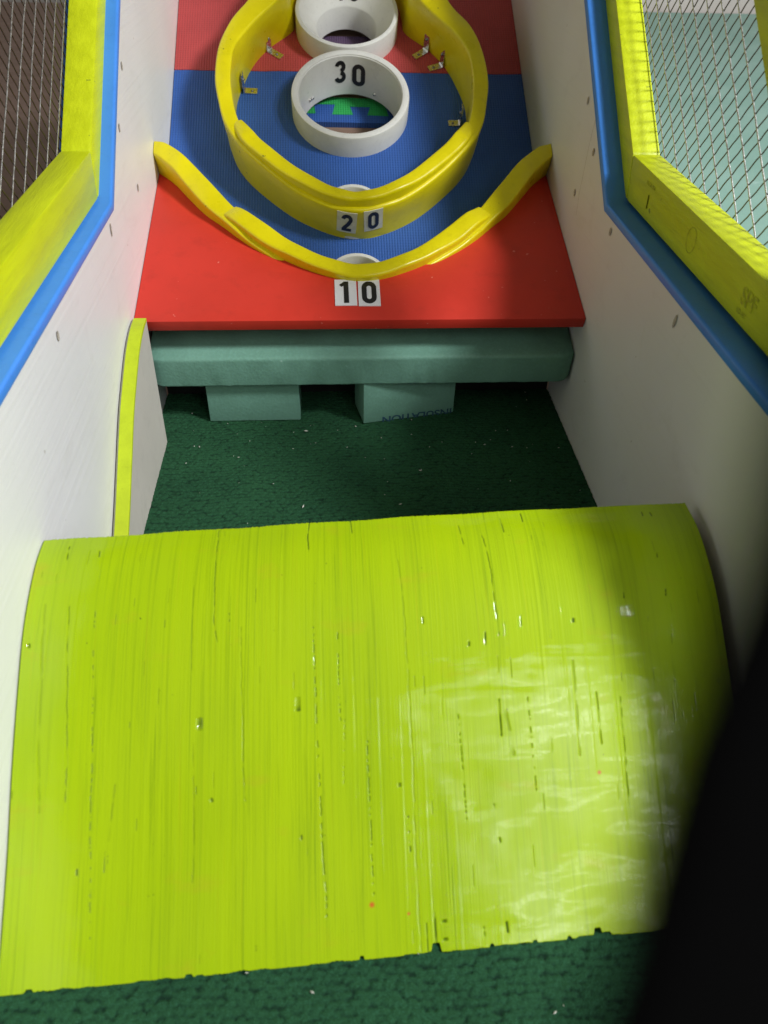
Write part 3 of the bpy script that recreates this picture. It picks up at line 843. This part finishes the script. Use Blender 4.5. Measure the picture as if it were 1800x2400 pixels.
# crumbs of foam and wood on the carpet
V, F = [], []
rs = np.random.RandomState(12)
for i in range(85):
    if i < 66: x = rs.uniform(-.27, .30); y = rs.uniform(.66, 1.05) if i % 2 else rs.normal(.93, .05)
    else: x = rs.uniform(-.29, .25); y = rs.uniform(.12, .24)
    y = min(max(y, .1), 1.055); r = rs.choice([.0004, .0006, .0009, .0013], p=[.42, .36, .17, .05]); a = rs.uniform(0, 3.14); e = rs.uniform(1, 3.2)
    if x < -.285: continue
    i0 = len(V); z = .0006
    for dx, dy, dz in ((-e, 0, 0), (e, 0, 0), (0, -1, 0), (0, 1, 0), (0, 0, 1.1), (0, 0, -1)):
        V.append((x + r * (dx * math.cos(a) - dy * math.sin(a)), y + r * (dx * math.sin(a) + dy * math.cos(a)), z + r * dz))
    for f in ((0, 2, 4), (2, 1, 4), (1, 3, 4), (3, 0, 4), (2, 0, 5), (1, 2, 5), (3, 1, 5), (0, 3, 5)): F.append(tuple(i0 + q for q in f))
tag(obj('crumbs', V, F, M['crumb']), 'pale crumbs of foam and wood scattered over the green carpet', 'crumbs', kind='stuff')

# ---------------------------------------------------------------- launch ramp
PROF = catmull([(.222, 0), (.296, .052), (.352, .096), (.405, .134), (.45, .162), (.50, .180), (.54, .183)], 40)
PL = np.r_[0, np.cumsum(np.linalg.norm(np.diff(PROF, axis=0), axis=1))]; LEN = PL[-1]
CR = [
([(-0.1701, 0.3052), (-0.1678, 0.2252)],1,0.35,0),
([(-0.1661, 0.1731), (-0.1645, 0.119), (-0.1651, 0.0672)],0.8,0.45,0),
([(-0.1529, 0.3656), (-0.1519, 0.3317), (-0.1505, 0.2666), (-0.1483, 0.2547)],1,0.7,0),
([(-0.2934, 0.2956), (-0.2884, 0.1998), (-0.2862, 0.1285)],2,0.3,0),
([(-0.2729, 0.2923), (-0.2693, 0.2355), (-0.2651, 0.1357)],1.2,0.6,0),
([(-0.2511, 0.2889), (-0.2471, 0.197), (-0.243, 0.0278)],1.1,0.7,1),
([(-0.1281, 0.2652), (-0.1255, 0.1886), (-0.1235, 0.1248)],1,0.4,0),
([(-0.0699, 0.3692), (-0.0712, 0.3506), (-0.0702, 0.3341)],1.4,0.9,0),
([(-0.148, 0.3653), (-0.1469, 0.3584)],2,1,0),
([(-0.2835, 0.3537), (-0.2823, 0.3381)],1.4,0.9,0),
([(-0.066, 0.2615), (-0.0645, 0.1751), (-0.063, 0.1022), (-0.0597, 0.0331)],1.3,0.8,1),
([(-0.0461, 0.2583), (-0.045, 0.1831)],1.2,0.8,1),
([(-0.0232, 0.1648), (-0.0224, 0.099), (-0.0214, 0.0467)],1.4,0.8,1),
([(-0.161, 0.1923), (-0.1609, 0.1833)],9,0.9,0),
([(-0.08, 0.2037), (-0.0802, 0.1935)],8,0.9,0),
([(-0.1, 0.2605), (-0.0998, 0.2497)],2,0.8,1),
([(-0.2338, 0.0949), (-0.2337, 0.0805)],1.6,1,0),
([(-0.2313, 0.0913), (-0.2315, 0.0828)],1,0.8,1),
([(-0.2547, 0.0834), (-0.2545, 0.08)],2,0.9,0),
([(-0.1376, 0.1656), (-0.1377, 0.1556)],3,0.5,1),
([(-0.303, 0.2661), (-0.3023, 0.2594)],5,0.7,1),
([(-0.1151, 0.0169), (-0.1151, 0.0144)],3,1,0),
([(-0.1508, 0.1286), (-0.1502, 0.1268)],4,0.7,0),
([(-0.0312, 0.3696), (-0.0302, 0.3538)],1.2,0.8,0),
([(-0.2276, 0.1452), (-0.2297, 0.1241), (-0.2309, 0.1033)],1.6,0.4,0),
([(-0.0411, 0.1828), (-0.0434, 0.1331)],1,0.5,1),
([(-0.2558, 0.3461), (-0.2551, 0.3402)],1.4,0.8,0),
([(-0.1382, 0.2779), (-0.138, 0.2718)],1.4,0.8,0),
([(-0.1989, 0.06), (-0.195, 0.0603)],2,0.5,0),
([(-0.0787, 0.0946), (-0.0785, 0.0923)],2,0.8,0),
([(0.0085, 0.3396), (0.0122, 0.2988), (0.014, 0.2172), (0.0147, 0.1233), (0.0145, 0.0018)],1.2,0.35,0),
([(0.0897, 0.3485), (0.0936, 0.3053), (0.0941, 0.2766), (0.0953, 0.2457)],1.2,0.75,0),
([(0.0699, 0.3561), (0.072, 0.3305)],1.6,0.6,0),
([(0.1111, 0.3636), (0.1117, 0.3455)],1.6,0.8,0),
([(0.132, 0.3687), (0.1322, 0.3598)],1.6,0.8,0),
([(0.0831, 0.248), (0.0826, 0.2381)],2.2,0.9,0),
([(0.1159, 0.2607), (0.1158, 0.2526)],1.2,0.9,0),
([(0.163, 0.2555), (0.1629, 0.253)],4,0.9,0),
([(0.2519, 0.277), (0.251, 0.2713)],2,0.9,1),
([(0.1587, 0.2198), (0.1583, 0.1405)],1.6,0.45,0),
([(0.091, 0.1905), (0.0909, 0.1614)],1.8,1,0),
([(0.0959, 0.181), (0.1003, 0.1447)],3,0.4,0),
([(0.0548, 0.18), (0.0566, 0.1423), (0.0576, 0.0963)],1.4,0.8,1),
([(0.1157, 0.2009), (0.1169, 0.1529), (0.1178, 0.1154)],1.3,0.8,1),
([(0.1768, 0.191), (0.1773, 0.1486)],1.8,0.6,0),
([(0.1975, 0.1857), (0.1967, 0.0965)],1.6,0.6,0),
([(0.0089, 0.1041), (0.0097, 0.0761)],2,0.95,1),
([(0.003, 0.1309), (0.0027, 0.1229)],4,0.8,1),
([(0.2478, 0.1966), (0.2476, 0.1887)],2,0.9,1),
([(0.2477, 0.1691), (0.2472, 0.1625)],2.5,0.8,1),
([(0.2521, 0.3161), (0.2509, 0.3078)],2,0.8,1),
([(0.0267, 0.0283), (0.0271, 0.0023)],2,0.95,0),
([(0.0342, 0.0268), (0.0345, 0.0066)],8,0.9,1),
([(0.0198, 0.0213), (0.0201, 0.0021)],1.4,0.8,0),
([(0.0849, 0.0168), (0.0854, 0.0097)],3,1,0),
([(0.0659, 0.0164), (0.0664, 0.008)],1.5,0.8,1),
([(0.1327, 0.368), (0.1321, 0.3581)],1.4,0.8,0),
([(0.2123, 0.2761), (0.212, 0.2718)],1.6,0.8,0),
([(0.2313, 0.2528), (0.2311, 0.2498)],1.6,0.8,0),
([(0.0683, 0.2407), (0.0681, 0.238)],3,0.8,0),
([(0.029, 0.2649), (0.0291, 0.2598)],2,0.7,0),
([(0.081, 0.1063), (0.0816, 0.1026)],1.6,0.8,0),
([(0.0841, 0.0799), (0.0842, 0.0772)],2,0.8,0),
([(0.1595, 0.0058), (0.1596, 0.0007)],1.2,0.7,0),
([(0.2524, 0.2506), (0.2502, 0.2261)],1.2,0.5,1),
([(0.2511, 0.363), (0.2506, 0.358)],2,0.8,0),
([(0.2588, 0.3618), (0.2592, 0.3574)],2,0.8,0),
]
NOTCH = [(-.2853, .0032, .0026), (-.1661, .0028, .0022), (-.158, .003, .0010), (-.0324, .0018, .0030), (.0269, .0038, .0070), (.0718, .0018, .0025), (.107, .002, .002), (.1352, .0018, .0025), (.159, .0034, .0065), (.166, .004, .003), (.150, .009, .0016)]
rmp = empty('launch_ramp', (0, .30, 0), 'curved lime painted plywood ramp, glossy and cracked, at the front of the lane', 'ramp')
_G = np.random.RandomState(21).rand(4096)
def n1(v, i, f):
    a = v * f + i * 37.3; j = np.floor(a).astype(int); t = a - j; t = t * t * (3 - 2 * t)
    return _G[j % 4096] * (1 - t) + _G[(j + 1) % 4096] * t - .5
def wobx(v, i): return .0016 * n1(v, i, 22) + .0008 * n1(v, i + 9, 90) + .0005 * n1(v, i + 5, 400)
def ramp_surface(nx, ny):
    rs = np.random.RandomState(9)
    x0, x1 = -.3080, .2985
    U, Vv = np.meshgrid(np.linspace(0, 1, nx), np.linspace(0, 1, ny))
    X = x0 + U * (x1 - x0)
    # chipped lower edge
    xs = X[0]; low = .0006 * np.sin(xs * 90) + .0004 * np.sin(xs * 333) + .0003 * np.abs(rs.randn(nx))
    for c, w, d in NOTCH: low = np.maximum(low, d * np.clip(1.4 - np.abs((xs - c) / w) ** 3, 0, 1))
    hi = .0006 * np.sin(xs * 60) + .0003 * rs.randn(nx) - .010 * np.clip((.12 - xs) / .43, 0, 1) ** 1.2
    S = low[None, :] + Vv * (LEN + hi - low)[None, :]
    Y = np.interp(S, PL, PROF[:, 0]); Z = np.interp(S, PL, PROF[:, 1])
    dS = .002; ty = np.interp(S + dS, PL, PROF[:, 0]) - np.interp(S - dS, PL, PROF[:, 0]); tz = np.interp(S + dS, PL, PROF[:, 1]) - np.interp(S - dS, PL, PROF[:, 1])
    nl = np.hypot(ty, tz); ny_, nz_ = -tz / nl, ty / nl
    wear = np.zeros_like(X); dep = np.zeros_like(X)
    jit = rs.rand(400)
    for ci, (pts, w, s, dot) in enumerate(CR):
        p = sorted(pts, key=lambda q: q[1]); vs = np.array([q[1] for q in p]); xs_ = np.array([q[0] for q in p])
        wm = w * (.00026 if w < 5 else .00020) + .00012
        if s < .5: wm *= 1.5; s = s * .75
        dyv = np.maximum(0, np.maximum(vs[0] - S, S - vs[-1]))
        cx = np.interp(S, vs, xs_) + (0 if w > 5 else wobx(S, ci) * min(1, (vs[-1] - vs[0]) * 8))
        d = np.sqrt((np.abs(X - cx) / wm) ** 2 + (dyv / .0008) ** 2)
        m = np.clip(1.5 - d, 0, 1) * s
        if dot: m = m * np.clip((n1(S, ci, 520) + .7 * n1(S, ci + 3, 130)) * 5 + .2, 0, 1) * .85
        else: m = m * np.clip(1 + 2.4 * n1(S, ci + 7, 170), .15, 1)
        wear = np.maximum(wear, m); dep = np.maximum(dep, m * (.0007 if w < 5 else .0020))
    # random short checks
    for i in range(55):
        cx, cs, ln = rs.uniform(x0, x1), rs.uniform(.01, LEN), rs.uniform(.002, .016); w = rs.uniform(.0002, .0004)
        m = np.clip(1.4 - np.sqrt(((X - cx) / w) ** 2 + (np.maximum(0, np.abs(S - cs) - ln / 2) / .0006) ** 2), 0, 1) * rs.uniform(.25, .7)
        wear = np.maximum(wear, m); dep = np.maximum(dep, m * .0006)
    # veneer ridges between plies of the face, fine relief
    ridge = .00010 * (np.sin(X * 260 + 2 * np.sin(X * 41)) > .93) * np.clip(np.sin(S * 14 + X * 30), 0, 1)
    Y2 = Y + ny_ * (ridge - dep); Z2 = Z + nz_ * (ridge - dep)
    red = np.zeros_like(X)
    for cx, cs, r in ((-.0232, .0389, .0018), (.1732, .1253, .0014), (.006, .030, .0010)): red = np.maximum(red, np.clip(1.6 - np.hypot(X - cx, (S - cs)) / r, 0, 1) * .8)
    kk = math.tan(math.radians(2)); warp = 0 * X
    top = (X, Y2 + kk * X, Z2 + warp); th = .006
    bot = (X, Y - ny_ * th + kk * X, Z - nz_ * th + warp)
    return top, bot, wear, red, S
top, bot, wear, red, S = ramp_surface(1100, 620)
off = wloc(rmp); ny, nx = top[0].shape
P = np.stack([top[0] - off.x, top[1] - off.y, top[2] - off.z], -1).reshape(-1, 3)
idx = np.arange(nx * ny).reshape(ny, nx)
F = np.stack([idx[:-1, :-1], idx[:-1, 1:], idx[1:, 1:], idx[1:, :-1]], -1).reshape(-1, 4)
# skirt and underside share the rim of the top sheet
bi = np.concatenate([idx[0, :], idx[1:, -1], idx[-1, -2::-1], idx[-2:0:-1, 0]])
B = np.stack([bot[0] - off.x, bot[1] - off.y, bot[2] - off.z], -1).reshape(-1, 3)
nb_ = len(bi); P2 = np.vstack([P, B[bi]]); base = len(P)
sk = np.array([(bi[(i + 1) % nb_], bi[i], base + i, base + (i + 1) % nb_) for i in range(nb_)])
under = []
cols = nx; rows = ny
def rim(r, c):
    return None
F2 = np.vstack([F, sk])
uv = np.stack([top[0], S], -1).reshape(-1, 2); uv = np.vstack([uv, uv[bi]])
fast_mesh('curved_sheet', P2, F2, M['ramp'], rmp, {'wear': np.r_[wear.ravel(), np.zeros(nb_)], 'redspot': np.r_[red.ravel(), np.zeros(nb_)]}, uv)
# two timber ribs under the sheet
for x in (-.29, .28):
    q = [(float(y) + .0 + .035 * x, float(z) - .012) for y, z in PROF[::16]]
    q = [p for p in q if p[1] > 0] + [(.545 + .035 * x, .0), (.26 + .035 * x, .0)]
    obj('support_rib', *prism(q, 0, x - .009, x + .009), M['pine'], rmp)

# ---------------------------------------------------------------- strap hanging close in front of the lens
sp = [(-0.02535, 0.0281, 0.64439), (-0.02671, 0.02579, 0.64159), (-0.02796, 0.02287, 0.63809), (-0.02909, 0.01999, 0.63465), (-0.03044, 0.01768, 0.63185), (-0.03165, 0.01596, 0.62974), (-0.0328, 0.01363, 0.62694), (-0.03384, 0.0113, 0.62414), (-0.03517, 0.00899, 0.62134), (-0.03659, 0.00615, 0.61792)]
sp = catmull(sp, 5); rd = np.array([.989, .034, .14]); rd /= np.linalg.norm(rd); bk_ = np.array([.063, .755, -.653])
V, F = [], []
sec = [(0, 0), (.0006, -.0009), (.002, -.0011), (.0105, -.0011), (.012, 0), (.0105, .0011), (.002, .0011), (.0006, .0009)]
for p in sp:
    for a, b in sec: V.append(tuple(p + rd * a + bk_ * (b + .0)))
m = len(sec)
for i in range(len(sp) - 1):
    for j in range(m): F.append((i * m + j, i * m + (j + 1) % m, (i + 1) * m + (j + 1) % m, (i + 1) * m + j))
F += [tuple(range(m)), tuple((len(sp) - 1) * m + j for j in range(m))[::-1]]
tag(obj('camera_strap', V, F, M['strap'], None, True), 'black out-of-focus strap hanging over the lower right of the view', 'strap')
